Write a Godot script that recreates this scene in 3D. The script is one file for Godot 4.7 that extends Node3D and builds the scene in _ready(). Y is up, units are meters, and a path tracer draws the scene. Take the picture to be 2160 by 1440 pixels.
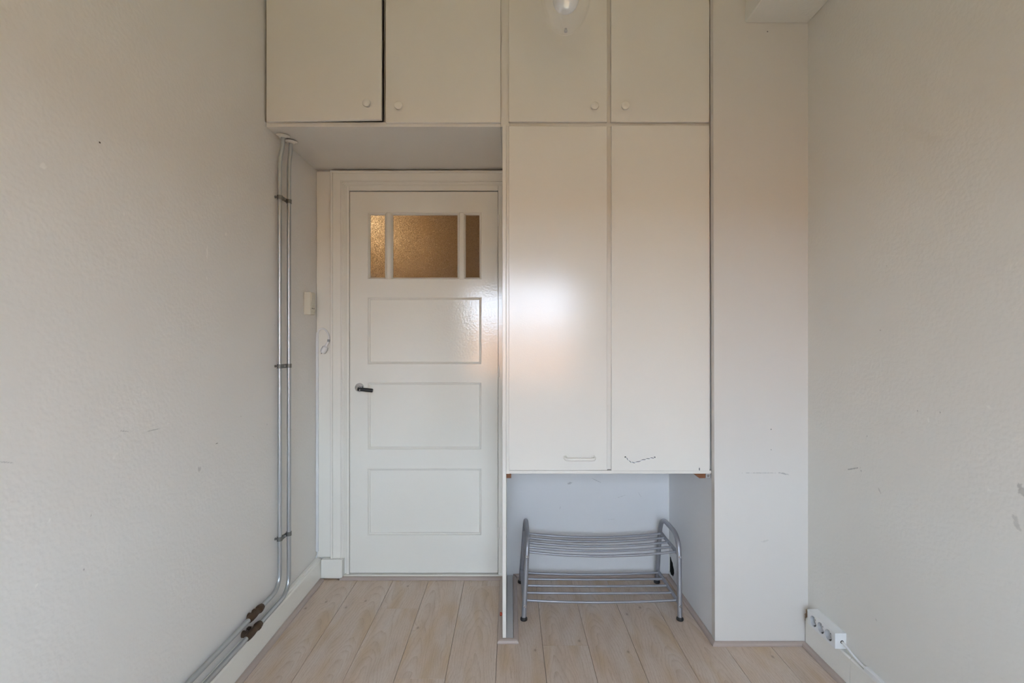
extends Node3D
# A small white room with built-in cupboards. Metres; the camera stands at the origin, 1.215 m up, and looks along -Z.
# "Depth" below is the distance in front of the camera, so a point is V(x, height, depth).

const EYE := 1.215
const FOCAL := 1040.0 / 1440.0        # focal length over picture height
const XL := -1.018                    # left wall
const XR := 1.213                     # right wall
const ZB := 2.60                      # back wall
const ZW := -1.1                     # window wall (behind the camera)
const TOP := 2.84                     # ceiling
const XN := 0.838                     # niche side = left face of the chimney breast
const ZC := 2.008                     # front face of the chimney breast
const ZF := 2.055                     # face frames of the cupboards
const ZD := 2.039                     # fronts of the cupboard doors

var M := {}
var names := {}


# ------------------------------------------------------------------ shapes
class Shape:
	var st := SurfaceTool.new()
	var g := 1
	var uo := Vector3.ZERO
	var uu := Vector3.RIGHT
	var uw := Vector3.UP

	func _init() -> void:
		st.begin(Mesh.PRIMITIVE_TRIANGLES)

	func vert(p: Vector3, group: int) -> void:
		st.set_smooth_group(group)
		st.set_uv(Vector2((p - uo).dot(uu), (p - uo).dot(uw)))
		st.add_vertex(p)

	# closed set of triangles wound alike; turned so that they face outwards
	func put(t: PackedVector3Array, groups: PackedInt64Array) -> void:
		var vol := 0.0
		var o := t[0]
		for i in range(0, t.size(), 3):
			vol += (t[i] - o).dot((t[i + 1] - o).cross(t[i + 2] - o))
		for i in range(0, t.size(), 3):
			var k: int = groups[i / 3]
			vert(t[i], k)
			if vol > 0.0:
				vert(t[i + 2], k)
				vert(t[i + 1], k)
			else:
				vert(t[i + 1], k)
				vert(t[i + 2], k)

	func box(lo: Vector3, hi: Vector3, c := 0.0) -> Shape:
		var a := Vector3(minf(lo.x, hi.x), minf(lo.y, hi.y), minf(lo.z, hi.z))
		var b := Vector3(maxf(lo.x, hi.x), maxf(lo.y, hi.y), maxf(lo.z, hi.z))
		var mid := (a + b) / 2.0
		var h := (b - a) / 2.0
		c = minf(c, 0.49 * minf(h.x, minf(h.y, h.z)) * 2.0)
		var polys := []
		var at := func(s: Vector3, face: int) -> Vector3:
			var p := h - Vector3.ONE * c
			p[face] = h[face]
			return mid + p * s
		for f in 3:
			var u := (f + 1) % 3
			var w := (f + 2) % 3
			for s in [-1.0, 1.0]:
				var q := []
				for k in [[-1.0, -1.0], [1.0, -1.0], [1.0, 1.0], [-1.0, 1.0]]:
					var sg := Vector3.ZERO
					sg[f] = s
					sg[u] = k[0]
					sg[w] = k[1]
					q.append(at.call(sg, f))
				polys.append(q)
		if c > 0.0:
			for f in 3:
				var u := (f + 1) % 3
				var w := (f + 2) % 3
				for su in [-1.0, 1.0]:
					for sw in [-1.0, 1.0]:
						var s0 := Vector3.ZERO
						s0[u] = su
						s0[w] = sw
						var s1 := s0
						s0[f] = -1.0
						s1[f] = 1.0
						polys.append([at.call(s0, u), at.call(s0, w), at.call(s1, w), at.call(s1, u)])
			for i in 8:
				var s := Vector3(1 if i & 1 else -1, 1 if i & 2 else -1, 1 if i & 4 else -1)
				polys.append([at.call(s, 0), at.call(s, 1), at.call(s, 2)])
		for q in polys:
			var m := Vector3.ZERO
			for p in q:
				m += p
			m = m / q.size() - mid
			var n: Vector3 = (q[1] - q[0]).cross(q[2] - q[0])
			for i in range(1, q.size() - 1):
				vert(q[0], -1)
				vert(q[i + 1] if n.dot(m) > 0.0 else q[i], -1)
				vert(q[i] if n.dot(m) > 0.0 else q[i + 1], -1)
		return self

	# rings of equal length joined in order; cap: triangulated outline, or a fan
	func loft(rings: Array, groups: PackedInt64Array, outline := PackedVector2Array(), loop := false, caps := true) -> Shape:
		var t := PackedVector3Array()
		var gs := PackedInt64Array()
		var n: int = rings[0].size()
		for i in (rings.size() if loop else rings.size() - 1):
			var a: PackedVector3Array = rings[i]
			var b: PackedVector3Array = rings[(i + 1) % rings.size()]
			var k: int = groups[mini(i, groups.size() - 1)]
			for j in n:
				var j2 := (j + 1) % n
				t.append_array([a[j], b[j], b[j2], a[j], b[j2], a[j2]])
				gs.append_array([k, k])
		if caps and not loop:
			var idx := Geometry2D.triangulate_polygon(outline) if outline.size() else PackedInt32Array()
			if idx.is_empty():
				for j in range(1, n - 1):
					idx.append_array([0, j, j + 1])
			var area := 0.0
			if outline.size():
				for j in n:
					area += outline[j].cross(outline[(j + 1) % n])
				var first := (outline[idx[1]] - outline[idx[0]]).cross(outline[idx[2]] - outline[idx[0]])
				if area * first < 0.0:
					idx.reverse()
			for e in [0, 1]:
				var r: PackedVector3Array = rings[0] if e == 0 else rings[-1]
				for j in range(0, idx.size(), 3):
					if e == 0:
						t.append_array([r[idx[j]], r[idx[j + 1]], r[idx[j + 2]]])
					else:
						t.append_array([r[idx[j]], r[idx[j + 2]], r[idx[j + 1]]])
					gs.append(-1)
		put(t, gs)
		return self

	# outline in the plane of axes u, w, pushed along d
	func prism(outline: PackedVector2Array, o: Vector3, u: Vector3, w: Vector3, d: Vector3) -> Shape:
		var a := PackedVector3Array()
		var b := PackedVector3Array()
		for p in outline:
			a.append(o + u * p.x + w * p.y)
			b.append(o + u * p.x + w * p.y + d)
		return loft([a, b], [-1], outline)

	func tube(pts: PackedVector3Array, r: float, sides := 16, caps := true) -> Shape:
		var rings := []
		var d := (pts[1] - pts[0]).normalized()
		var u := d.cross(Vector3.UP if absf(d.y) < 0.9 else Vector3.RIGHT).normalized()
		for i in pts.size():
			var t := (pts[mini(i + 1, pts.size() - 1)] - pts[maxi(i - 1, 0)]).normalized()
			u = (u - t * u.dot(t)).normalized()
			var w := t.cross(u)
			var ring := PackedVector3Array()
			for k in sides:
				var a := TAU * k / sides
				ring.append(pts[i] + (u * cos(a) + w * sin(a)) * r)
			rings.append(ring)
		g += 1
		return loft(rings, [g], PackedVector2Array(), false, caps)

	# profile: Vector2(radius, distance along the axis)
	func lathe(o: Vector3, axis: Vector3, prof: PackedVector2Array, sides := 32, loop := false) -> Shape:
		axis = axis.normalized()
		var u := axis.cross(Vector3.UP if absf(axis.y) < 0.9 else Vector3.RIGHT).normalized()
		var w := axis.cross(u)
		var rings := []
		var groups := PackedInt64Array()
		for i in prof.size():
			var ring := PackedVector3Array()
			for k in sides:
				var a := TAU * k / sides
				ring.append(o + axis * prof[i].y + (u * cos(a) + w * sin(a)) * maxf(prof[i].x, 1e-5))
			rings.append(ring)
			if i == 0 or (i + 1 < prof.size() and absf((prof[i] - prof[i - 1]).angle_to(prof[i + 1] - prof[i])) > 0.6):
				g += 1
			groups.append(g)
		return loft(rings, groups, PackedVector2Array(), loop)

	func mesh() -> ArrayMesh:
		st.generate_normals()
		return st.commit()


func V(x: float, y: float, depth: float) -> Vector3:
	return Vector3(x, y, -depth)


# a polyline with its corners rounded
func rounded(pts: Array, r: float, n := 8) -> PackedVector3Array:
	var out := PackedVector3Array([pts[0]])
	for i in range(1, pts.size() - 1):
		var p: Vector3 = pts[i]
		var a: Vector3 = pts[i - 1] - p
		var b: Vector3 = pts[i + 1] - p
		var d := minf(r, 0.49 * minf(a.length(), b.length()))
		var s := p + a.normalized() * d
		var e := p + b.normalized() * d
		for k in n + 1:
			var t := float(k) / n
			out.append(s.lerp(p, t).lerp(p.lerp(e, t), t))
	out.append(pts[-1])
	return out


func smooth_curve(pts: Array, n := 8) -> PackedVector3Array:
	var out := PackedVector3Array()
	for i in pts.size() - 1:
		var a: Vector3 = pts[i]
		var b: Vector3 = pts[i + 1]
		for k in n:
			out.append(a.cubic_interpolate(b, pts[maxi(i - 1, 0)], pts[mini(i + 2, pts.size() - 1)], float(k) / n))
	out.append(pts[-1])
	return out


# ------------------------------------------------------------------ nodes
func numbered(called: String) -> String:
	var n: int = names.get(called, 0)
	names[called] = n + 1
	return called if n == 0 else "%s_%03d" % [called, n]


func thing(called: String, label: String, category: String, at := Vector3.ZERO, group := "") -> Node3D:
	var o := Node3D.new()
	o.name = numbered(called)
	add_child(o)
	o.position = at
	o.set_meta("label", label)
	o.set_meta("category", category)
	if group:
		o.set_meta("group", group)
	return o


# a part: shapes are given in the room's axes and stored relative to the parent
func part(called: String, s: Shape, m: Material, parent: Node3D) -> MeshInstance3D:
	var o := MeshInstance3D.new()
	o.mesh = s.mesh()
	o.material_override = m
	var taken := 0
	for c in parent.get_children():
		if c.name == called or c.name.begins_with(called + "_0"):
			taken += 1
	o.name = called if taken == 0 else "%s_%03d" % [called, taken]
	parent.add_child(o)
	var up := Vector3.ZERO
	var p: Node = parent
	while p != self:
		up += (p as Node3D).position
		p = p.get_parent()
	o.position = -up
	return o


func structure(called: String, label: String, s: Shape = null, m: Material = null) -> Node3D:
	var o: Node3D = MeshInstance3D.new() if s else Node3D.new()
	if s:
		o.mesh = s.mesh()
		o.material_override = m
	o.name = called
	add_child(o)
	o.set_meta("kind", "structure")
	o.set_meta("label", label)
	return o


# ------------------------------------------------------------------ materials
func noise(kind: int, freq: float, rng: int, octaves := 3) -> FastNoiseLite:
	var n := FastNoiseLite.new()
	n.noise_type = kind
	n.frequency = freq
	n.seed = rng
	n.fractal_octaves = octaves
	return n


func relief(n: FastNoiseLite, strength: float, size := 512, tall := 0) -> NoiseTexture2D:
	var t := NoiseTexture2D.new()
	t.width = size
	t.height = tall if tall else size
	t.seamless = true
	t.as_normal_map = true
	t.bump_strength = strength
	t.noise = n
	return t


func mat(called: String, linear: Color, rough: float, metal := 0.0) -> StandardMaterial3D:
	var m := StandardMaterial3D.new()
	m.resource_name = called
	m.albedo_color = linear.linear_to_srgb()
	m.roughness = rough
	m.metallic = metal
	M[called] = m
	return m


func grained(m: StandardMaterial3D, t: Texture2D, per_metre: float, strength: float) -> StandardMaterial3D:
	m.normal_enabled = true
	m.normal_texture = t
	m.normal_scale = strength
	m.uv1_triplanar = true
	m.uv1_world_triplanar = true
	m.uv1_scale = Vector3.ONE * per_metre
	return m


# marks: [centre x, centre y, half length, half width, angle, colour, strength] in metres on a sheet of the given size
func marked(w: float, h: float, px: int, py: int, marks: Array, rng: int) -> ImageTexture:
	var im := Image.create(px, py, false, Image.FORMAT_RGB8)
	im.fill(Color(0.955, 0.955, 0.955))
	var rag := noise(FastNoiseLite.TYPE_SIMPLEX, 0.11, rng)
	for k in marks:
		var c := Vector2(k[0] / w * px, (1.0 - k[1] / h) * py)
		var reach: float = maxf(k[2], k[3]) / w * px * 1.3 + 2.0
		var along := Vector2(cos(k[4]), -sin(k[4]))
		var per: float = w / px
		for y in range(maxi(0, int(c.y - reach)), mini(py, int(c.y + reach) + 1)):
			for x in range(maxi(0, int(c.x - reach)), mini(px, int(c.x + reach) + 1)):
				var d := (Vector2(x + 0.5, y + 0.5) - c) * per
				var q := Vector2(d.dot(along) / k[2], d.cross(along) / maxf(k[3], per * 0.6))
				var a: float = clampf((1.0 - q.length() + 0.55 * rag.get_noise_2d(x, y)) * 2.5, 0.0, 1.0) * k[6]
				if a > 0.0:
					im.set_pixel(x, y, im.get_pixel(x, y).lerp(k[5], a))
	return ImageTexture.create_from_image(im)


func plank_picture(rng: int) -> ImageTexture:
	var w := 160
	var h := 1100
	var r := RandomNumberGenerator.new()
	r.seed = rng
	var wob := noise(FastNoiseLite.TYPE_SIMPLEX_SMOOTH, 1.0, rng, 2)
	var por := noise(FastNoiseLite.TYPE_SIMPLEX, 1.0, rng + 7, 2)
	var cx := r.randf_range(-0.05, 0.05)
	var y0 := r.randf_range(0.2, 1.2)
	var steep := r.randf_range(0.05, 0.11)
	var base := Color(0.815, 0.730, 0.655)
	var dark := Color(0.665, 0.560, 0.465)
	var tan_wood := Color(0.775, 0.665, 0.535)
	var pale := Color(0.825, 0.760, 0.705)
	var bytes := PackedByteArray()
	bytes.resize(w * h * 3)
	var knots := []
	for i in 2:
		knots.append(Vector2(r.randf_range(-0.07, 0.07), r.randf_range(0.1, 1.3)))
	for j in h:
		var y := 1.38 * j / h
		var deep := 0.015 + steep * absf(y - y0) + 0.02 * wob.get_noise_2d(3.0, y * 2.0)
		for i in w:
			var x := 0.1845 * (float(i) / w - 0.5)
			var soft := wob.get_noise_2d(x * 14.0, y * 3.0)
			var e := x - cx + 0.014 * soft
			var ring := sqrt(e * e * 1.3 + deep * deep) * 105.0
			for kn in knots:
				var dk := Vector2((x - kn.x) * 2.2, (y - kn.y)).length()
				ring += 1.6 * exp(-dk * dk * 900.0)
			var line := ring - floorf(ring)
			line = pow(line, 4.0) * (0.55 + 0.45 * wob.get_noise_2d(x * 60.0, y * 9.0 + 40.0))
			var pores := maxf(0.0, por.get_noise_2d(x * 700.0, y * 26.0))
			var c := base.lerp(pale, clampf(0.5 + 0.9 * wob.get_noise_2d(x * 9.0 + 20.0, y * 1.6), 0.0, 1.0))
			c = c.lerp(tan_wood, clampf(1.1 * wob.get_noise_2d(x * 11.0 + 70.0, y * 2.4 + 9.0), 0.0, 0.75))
			c = c.lerp(dark, clampf(0.58 * line + 0.30 * pores + 0.30 * maxf(0.0, soft), 0.0, 1.0))
			for kn in knots:
				var dk := Vector2((x - kn.x) * 1.6, (y - kn.y)).length()
				c = c.lerp(Color(0.42, 0.34, 0.27), 0.5 * exp(-dk * dk * 16000.0))
			var at := (j * w + i) * 3
			bytes[at] = int(c.r * 255.0)
			bytes[at + 1] = int(c.g * 255.0)
			bytes[at + 2] = int(c.b * 255.0)
	return ImageTexture.create_from_image(Image.create_from_data(w, h, false, Image.FORMAT_RGB8, bytes))


func make_materials() -> void:
	var S := FastNoiseLite.TYPE_SIMPLEX
	var plaster := relief(noise(S, 0.03, 3, 4), 3.0)
	var roller := relief(noise(S, 0.06, 11, 3), 3.0)
	var brush := relief(noise(S, 0.02, 21, 3), 5.0)
	grained(mat("wall_paint", Color(0.84, 0.815, 0.755), 0.75), plaster, 2.4, 0.35)
	grained(mat("ceiling_paint", Color(0.83, 0.76, 0.62), 0.8), plaster, 2.4, 0.3)
	grained(mat("lacquer", Color(0.825, 0.78, 0.712), 0.17), roller, 4.0, 0.06)
	grained(mat("gloss_paint", Color(0.90, 0.87, 0.79), 0.12), brush, 5.0, 0.08)
	M.lacquer.metallic_specular = 0.56
	M.gloss_paint.metallic_specular = 0.6
	mat("cream_paint", Color(0.83, 0.79, 0.715), 0.35)
	mat("white_plastic", Color(0.82, 0.82, 0.81), 0.35)
	mat("cream_plastic", Color(0.76, 0.71, 0.58), 0.4)
	mat("dark_hole", Color(0.02, 0.02, 0.02), 0.9)
	mat("black_plastic", Color(0.015, 0.015, 0.016), 0.45)
	grained(mat("galvanised", Color(0.50, 0.52, 0.53), 0.36, 0.75), relief(noise(S, 0.05, 31, 2), 2.0), 8.0, 0.15)
	mat("clamp_steel", Color(0.20, 0.20, 0.19), 0.5, 0.7)
	mat("chrome", Color(0.60, 0.60, 0.61), 0.15, 1.0)
	grained(mat("corroded_brass", Color(0.085, 0.050, 0.028), 0.55, 0.3), relief(noise(S, 0.08, 37, 3), 8.0), 14.0, 0.6)
	mat("rack_silver", Color(0.36, 0.36, 0.385), 0.38, 0.55)
	mat("bolt_steel", Color(0.62, 0.62, 0.63), 0.25, 0.9)
	mat("orange_plastic", Color(0.45, 0.06, 0.02), 0.45)
	mat("brown_wood", Color(0.20, 0.075, 0.028), 0.6)
	mat("grey_paint", Color(0.56, 0.555, 0.545), 0.6)
	grained(mat("trim_wood", Color(0.46, 0.375, 0.325), 0.5), relief(noise(S, 0.05, 41, 2), 3.0), 5.0, 0.2)
	mat("bare_wood", Color(0.50, 0.36, 0.27), 0.7)
	mat("underlay", Color(0.10, 0.075, 0.06), 0.9)
	mat("dark_string", Color(0.07, 0.07, 0.075), 0.8)
	mat("grey_tape", Color(0.35, 0.36, 0.37), 0.6)
	var gl := mat("clear_glass", Color(1, 1, 1, 1), 0.02)
	gl.albedo_color = Color(1, 1, 1, 0.03)
	gl.transparency = BaseMaterial3D.TRANSPARENCY_ALPHA
	var fr := mat("frosted_bulb", Color(0.85, 0.85, 0.85), 0.25)
	fr.backlight_enabled = true
	fr.backlight = Color(0.5, 0.5, 0.5)
	var wg := mat("window_glass", Color(1, 1, 1, 1), 0.02)
	wg.albedo_color = Color(1, 1, 1, 0.02)
	wg.transparency = BaseMaterial3D.TRANSPARENCY_ALPHA
	var pg := mat("pebbled_glass", Color(1, 1, 1), 0.06)
	pg.albedo_color = Color(1.0, 0.97, 0.92, 0.0)
	pg.refraction_enabled = true
	pg.refraction_scale = 0.05
	grained(pg, relief(noise(FastNoiseLite.TYPE_SIMPLEX, 0.17, 51, 2), 8.0, 1024), 1.0, 0.32)
	mat("hall_paint", Color(0.45, 0.34, 0.20), 0.8)
	mat("brick", Color(0.45, 0.25, 0.08), 0.9)
	mat("roof_tile", Color(0.52, 0.20, 0.05), 0.8)
	mat("paving", Color(0.40, 0.29, 0.13), 0.9)
	mat("house_window", Color(0.10, 0.11, 0.12), 0.1)


# ------------------------------------------------------------------ the scene
func _ready() -> void:
	# camera: level, lens shifted by a few pixels
	var cam := Camera3D.new()
	cam.name = "camera"
	cam.position = Vector3(0, EYE, 0)
	cam.keep_aspect = Camera3D.KEEP_HEIGHT
	var near := 0.05
	cam.set_frustum(near / FOCAL, Vector2(4.0, 9.0) / 1040.0 * near, near, 400.0)
	cam.current = true
	add_child(cam)

	# daylight: a bright hazy sky through the window behind the camera, over brick houses across the street
	var env := Environment.new()
	env.background_mode = Environment.BG_SKY
	var sky := ProceduralSkyMaterial.new()
	sky.sky_top_color = Color(0.82, 0.90, 1.0)
	sky.sky_horizon_color = Color(0.87, 0.925, 1.0)
	sky.sky_curve = 0.12
	sky.sky_energy_multiplier = 1.0
	sky.ground_bottom_color = Color(0.40, 0.34, 0.27)
	sky.ground_horizon_color = Color(0.55, 0.48, 0.40)
	sky.energy_multiplier = 6.0
	env.sky = Sky.new()
	env.sky.sky_material = sky
	env.tonemap_mode = Environment.TONE_MAPPER_LINEAR
	env.tonemap_exposure = 3.65
	env.sdfgi_enabled = true
	env.ssao_enabled = true
	env.ssil_enabled = true
	var around := WorldEnvironment.new()
	around.name = "surroundings"
	around.environment = env
	add_child(around)

	make_materials()
	room()
	outside()
	hall()
	door()
	cupboards()
	pipes()
	left_corner_fittings()
	shoe_rack()
	power_strip()
	pendant()


# ------------------------------------------------------------------ setting
func room() -> void:
	# floor of planks
	var fl := structure("floor", "floor of pale greyish oak planks laid towards the door")
	var bed := Shape.new()
	bed.box(V(XL, -0.12, ZB + 0.05), V(XR, -0.0075, ZW))
	part("underlay", bed, M.underlay, fl)
	var pics := []
	for i in 6:
		var m := mat("plank_%d" % i, Color(1, 1, 1), 0.42)
		m.albedo_texture = plank_picture(100 + i)
		pics.append(m)
	var r := RandomNumberGenerator.new()
	r.seed = 5
	var joint := {-3: 2.281, -2: 1.80, 1: 2.0}
	for k in range(-6, 8):
		var x0 := maxf(-0.0525 + 0.1845 * k + 0.0006, XL)
		var x1 := minf(-0.0525 + 0.1845 * (k + 1) - 0.0006, XR)
		if x1 - x0 < 0.01:
			continue
		var far := ZB + 0.02
		if x0 > XN - 0.1:
			far = ZC + 0.005
		var cut: float = joint.get(k, r.randf_range(1.28, 1.64))
		var z := cut + 1.38 * 3
		while z > far:
			z -= 1.38
		var stops := [far]
		while z > ZW:
			if far - z > 0.03:
				stops.append(z)
			z -= 1.38
		stops.append(ZW)
		for i in stops.size() - 1:
			var s := Shape.new()
			s.uo = V(x0, 0, stops[i])
			s.uu = Vector3(1.0 / 0.1845, 0, 0)
			s.uw = Vector3(0, 0, 1.0 / 1.38)
			s.uo.z += r.randf() * maxf(0.0, 1.38 - (stops[i] - stops[i + 1]))
			s.box(V(x0, -0.0075, stops[i] - 0.0001), V(x1, 0.0, stops[i + 1] + 0.0001), 0.0008)
			part("plank", s, pics[r.randi_range(0, 5)], fl)

	var s := Shape.new()
	s.box(V(XL - 0.15, TOP, ZB + 0.2), V(XR + 0.15, TOP + 0.2, ZW - 0.15))
	structure("ceiling", "plain white plastered ceiling above the picture's upper edge", s, M.ceiling_paint)

	# left wall with scuffs and filler
	var W := Color(1.0, 1.0, 1.0)
	var G := Color(0.62, 0.62, 0.62)
	var K := Color(0.12, 0.11, 0.10)
	var marks := [
		[1.076 - 0.8, 1.605, 0.010, 0.008, 0.8, W, 0.9], [1.2225 - 0.8, 1.719, 0.0022, 0.002, 0.0, K, 1.0],
		[1.657 - 0.8, 1.530, 0.034, 0.0045, 1.57, W, 0.9], [1.765 - 0.8, 1.614, 0.009, 0.006, 0.7, W, 0.8], [1.657 - 0.8, 1.44, 0.006, 0.006, 0, W, 0.7],
		[1.30 - 0.8, 0.99, 0.016, 0.0012, -0.2, G, 0.5], [1.41 - 0.8, 0.975, 0.028, 0.0012, 0.0, G, 0.5], [1.71 - 0.8, 0.876, 0.007, 0.0015, 0.0, K, 0.6],
		[1.617 - 0.8, 0.812, 0.010, 0.008, 0, G, 0.25], [0.995 - 0.8, 0.98, 0.02, 0.0012, -0.3, G, 0.4], [1.27 - 0.8, 0.93, 0.014, 0.004, 0.6, W, 0.5],
		[1.09 - 0.8, 0.83, 0.006, 0.003, 1.2, W, 0.8], [1.06 - 0.8, 0.70, 0.006, 0.003, 1.0, W, 0.8], [1.72 - 0.8, 1.74, 0.006, 0.003, 0.5, W, 0.8], [1.30 - 0.8, 1.56, 0.010, 0.002, 1.5, W, 0.6]]
	var rr := RandomNumberGenerator.new()
	rr.seed = 9
	for i in 26:
		marks.append([rr.randf_range(0.1, 1.5), rr.randf_range(0.4, 1.6), rr.randf_range(0.002, 0.005), rr.randf_range(0.001, 0.003), rr.randf_range(0, 3), W if rr.randf() < 0.7 else G, 0.5])
	var plain := mat("left_wall_paint", Color(0.97, 0.935, 0.875), 0.75)
	plain.albedo_texture = marked(1.8, 2.7, 1024, 1536, marks, 61)
	plain.texture_repeat = false
	var bumps := relief(noise(FastNoiseLite.TYPE_SIMPLEX, 0.09, 81, 3), 6.0, 1024, 1536)
	plain.normal_enabled = true
	plain.normal_texture = bumps
	plain.normal_scale = 0.05
	s = Shape.new()
	s.uo = V(0, 2.7, 0.8)
	s.uu = Vector3(0, 0, -1.0 / 1.8)
	s.uw = Vector3(0, -1.0 / 2.7, 0)
	s.box(V(XL - 0.15, -0.12, ZB + 0.2), V(XL, TOP, ZW - 0.15))
	structure("wall_left", "scuffed white plastered wall left, behind the pipes", s, plain)

	# right wall
	marks = [[1.745 - 0.8, 0.780, 0.042, 0.0022, -0.35, G, 0.6], [1.43 - 0.8, 1.0, 0.012, 0.003, 1.5, W, 0.9], [1.25 - 0.8, 1.06, 0.009, 0.005, 0.3, W, 0.7], [1.17 - 0.8, 0.873, 0.016, 0.010, 1.3, G, 0.4],
		[1.18 - 0.8, 0.79, 0.022, 0.008, 1.2, G, 0.25], [1.25 - 0.8, 0.85, 0.006, 0.005, 0.2, W, 0.7], [1.62 - 0.8, 0.74, 0.012, 0.003, 0.9, G, 0.3]]
	for i in 20:
		marks.append([rr.randf_range(0.1, 1.2), rr.randf_range(0.3, 1.5), rr.randf_range(0.002, 0.005), rr.randf_range(0.001, 0.003), rr.randf_range(0, 3), W if rr.randf() < 0.6 else G, 0.45])
	var rp := mat("right_wall_paint", Color(0.875, 0.85, 0.79), 0.75)
	rp.albedo_texture = marked(1.8, 2.7, 1024, 1536, marks, 67)
	rp.texture_repeat = false
	rp.normal_enabled = true
	rp.normal_texture = bumps
	rp.normal_scale = 0.05
	s = Shape.new()
	s.uo = V(0, 2.7, 0.8)
	s.uu = Vector3(0, 0, -1.0 / 1.8)
	s.uw = Vector3(0, -1.0 / 2.7, 0)
	s.box(V(XR, -0.12, ZB + 0.2), V(XR + 0.15, TOP, ZW - 0.15))
	structure("wall_right", "white plastered wall right, above the power strip", s, rp)

	# back wall round the door; the part in the niche carries scratches
	s = Shape.new()
	s.box(V(XL, -0.12, ZB), V(-0.862, TOP, ZB + 0.1))
	s.box(V(-0.862, 2.06, ZB), V(-0.045, TOP, ZB + 0.1))
	s.box(V(-0.045, -0.12, ZB), V(-0.016, TOP, ZB + 0.1))
	s.box(V(-0.016, 0.75, ZB), V(XR, TOP, ZB + 0.1))
	s.box(V(XN - 0.0025, -0.12, ZB), V(XR, 0.75, ZB + 0.1))
	structure("wall_back", "white back wall round the panelled door", s, M.wall_paint)
	marks = [[0.33, 0.49, 0.013, 0.006, 0.5, G, 0.5], [0.475, 0.503, 0.028, 0.0016, -0.45, G, 0.45], [0.60, 0.42, 0.03, 0.0012, 0.3, G, 0.35], [0.70, 0.43, 0.02, 0.0012, -1.0, G, 0.3], [0.28, 0.36, 0.012, 0.002, 1.3, G, 0.25], [0.55, 0.30, 0.02, 0.0012, 0.1, G, 0.25]]
	var np := mat("niche_paint", Color(0.86, 0.85, 0.84), 0.45)
	np.albedo_texture = marked(0.854, 0.75, 700, 615, marks, 71)
	np.texture_repeat = false
	s = Shape.new()
	s.uo = V(-0.016, 0.75, ZB)
	s.uu = Vector3(1.0 / 0.854, 0, 0)
	s.uw = Vector3(0, -1.0 / 0.75, 0)
	s.box(V(-0.016, -0.12, ZB), V(XN - 0.0025, 0.75, ZB + 0.1))
	structure("wall_niche_back", "bluish white back board of the niche behind the shoe rack", s, np)

	# chimney breast: hollow, its niche side has a torn hole at the back bottom
	marks = [[0.18, 0.697, 0.085, 0.0016, 0.0, G, 0.4], [0.275, 0.694, 0.022, 0.0035, -0.2, G, 0.5], [0.225, 0.875, 0.002, 0.002, 0, K, 0.6], [0.225, 0.792, 0.002, 0.002, 0, K, 0.5], [0.21, 2.494, 0.003, 0.002, 0, K, 0.6],
		[0.369, 0.115, 0.030, 0.007, 1.57, Color(0.66, 0.53, 0.40), 0.7], [0.20, 0.42, 0.02, 0.004, 0.3, G, 0.15]]
	var cp := mat("chimney_paint", Color(0.82, 0.775, 0.72), 0.7)
	cp.albedo_texture = marked(0.375, 2.7, 256, 1843, marks, 73)
	cp.texture_repeat = false
	s = Shape.new()
	s.uo = V(XN, 2.7, ZC)
	s.uu = Vector3(1.0 / 0.375, 0, 0)
	s.uw = Vector3(0, -1.0 / 2.7, 0)
	s.prism(PackedVector2Array([Vector2(0.8345, 0), Vector2(XR, 0), Vector2(XR, TOP), Vector2(0.8255, TOP)]), V(0, 0, ZC), V(1, 0, 0), V(0, 1, 0), V(0, 0, 0.03))
	structure("wall_chimney_front", "white front of the chimney breast, right of the cupboard", s, cp)
	var side := PackedVector2Array([Vector2(ZC + 0.03, 0), Vector2(ZB, 0), Vector2(ZB, 0.030), Vector2(2.578, 0.018), Vector2(2.560, 0.024), Vector2(2.545, 0.020), Vector2(2.530, 0.036), Vector2(2.519, 0.052), Vector2(2.521, 0.070), Vector2(2.536, 0.084), Vector2(2.541, 0.096), Vector2(2.560, 0.101), Vector2(2.571, 0.113), Vector2(2.584, 0.112), Vector2(ZB, 0.126), Vector2(ZB, TOP), Vector2(ZC + 0.03, TOP)])
	s = Shape.new()
	s.prism(side, V(XN, 0, 0), V(0, 0, 1), V(0, 1, 0), Vector3(0.004, 0, 0))
	structure("wall_niche_side", "white side board of the niche with a torn dark hole near the floor", s, mat("side_paint", Color(0.86, 0.86, 0.865), 0.65))
	s = Shape.new()
	s.box(V(XN + 0.06, 0, ZB), V(XN + 0.08, 0.4, ZC + 0.04))
	s.box(V(XN + 0.02, -0.12, ZB), V(XR, -0.001, ZC + 0.03))
	s.box(V(XN + 0.0045, 0, ZB - 0.0005), V(XN + 0.08, 0.4, ZB - 0.006))
	structure("wall_chimney_core", "dark masonry inside the torn hole in the niche side", s, M.dark_hole)

	s = Shape.new()
	s.box(V(0.956, 2.528, ZC), V(XR, TOP, ZW), 0.004)
	structure("ceiling_beam", "boxed white beam along the top of the right wall", s, M.wall_paint)

	# window wall behind the camera
	var wx0 := -0.58
	var wx1 := 0.73
	var wy0 := 0.80
	var wy1 := 1.94
	s = Shape.new()
	s.box(V(XL, -0.12, ZW), V(wx0, TOP, ZW - 0.25))
	s.box(V(wx1, -0.12, ZW), V(XR, TOP, ZW - 0.25))
	s.box(V(wx0, -0.12, ZW), V(wx1, wy0, ZW - 0.25))
	s.box(V(wx0, wy1, ZW), V(wx1, TOP, ZW - 0.25))
	structure("wall_front", "white wall with the window, behind the camera", s, M.wall_paint)
	var win := structure("window_1", "white casement window behind the camera")
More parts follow.
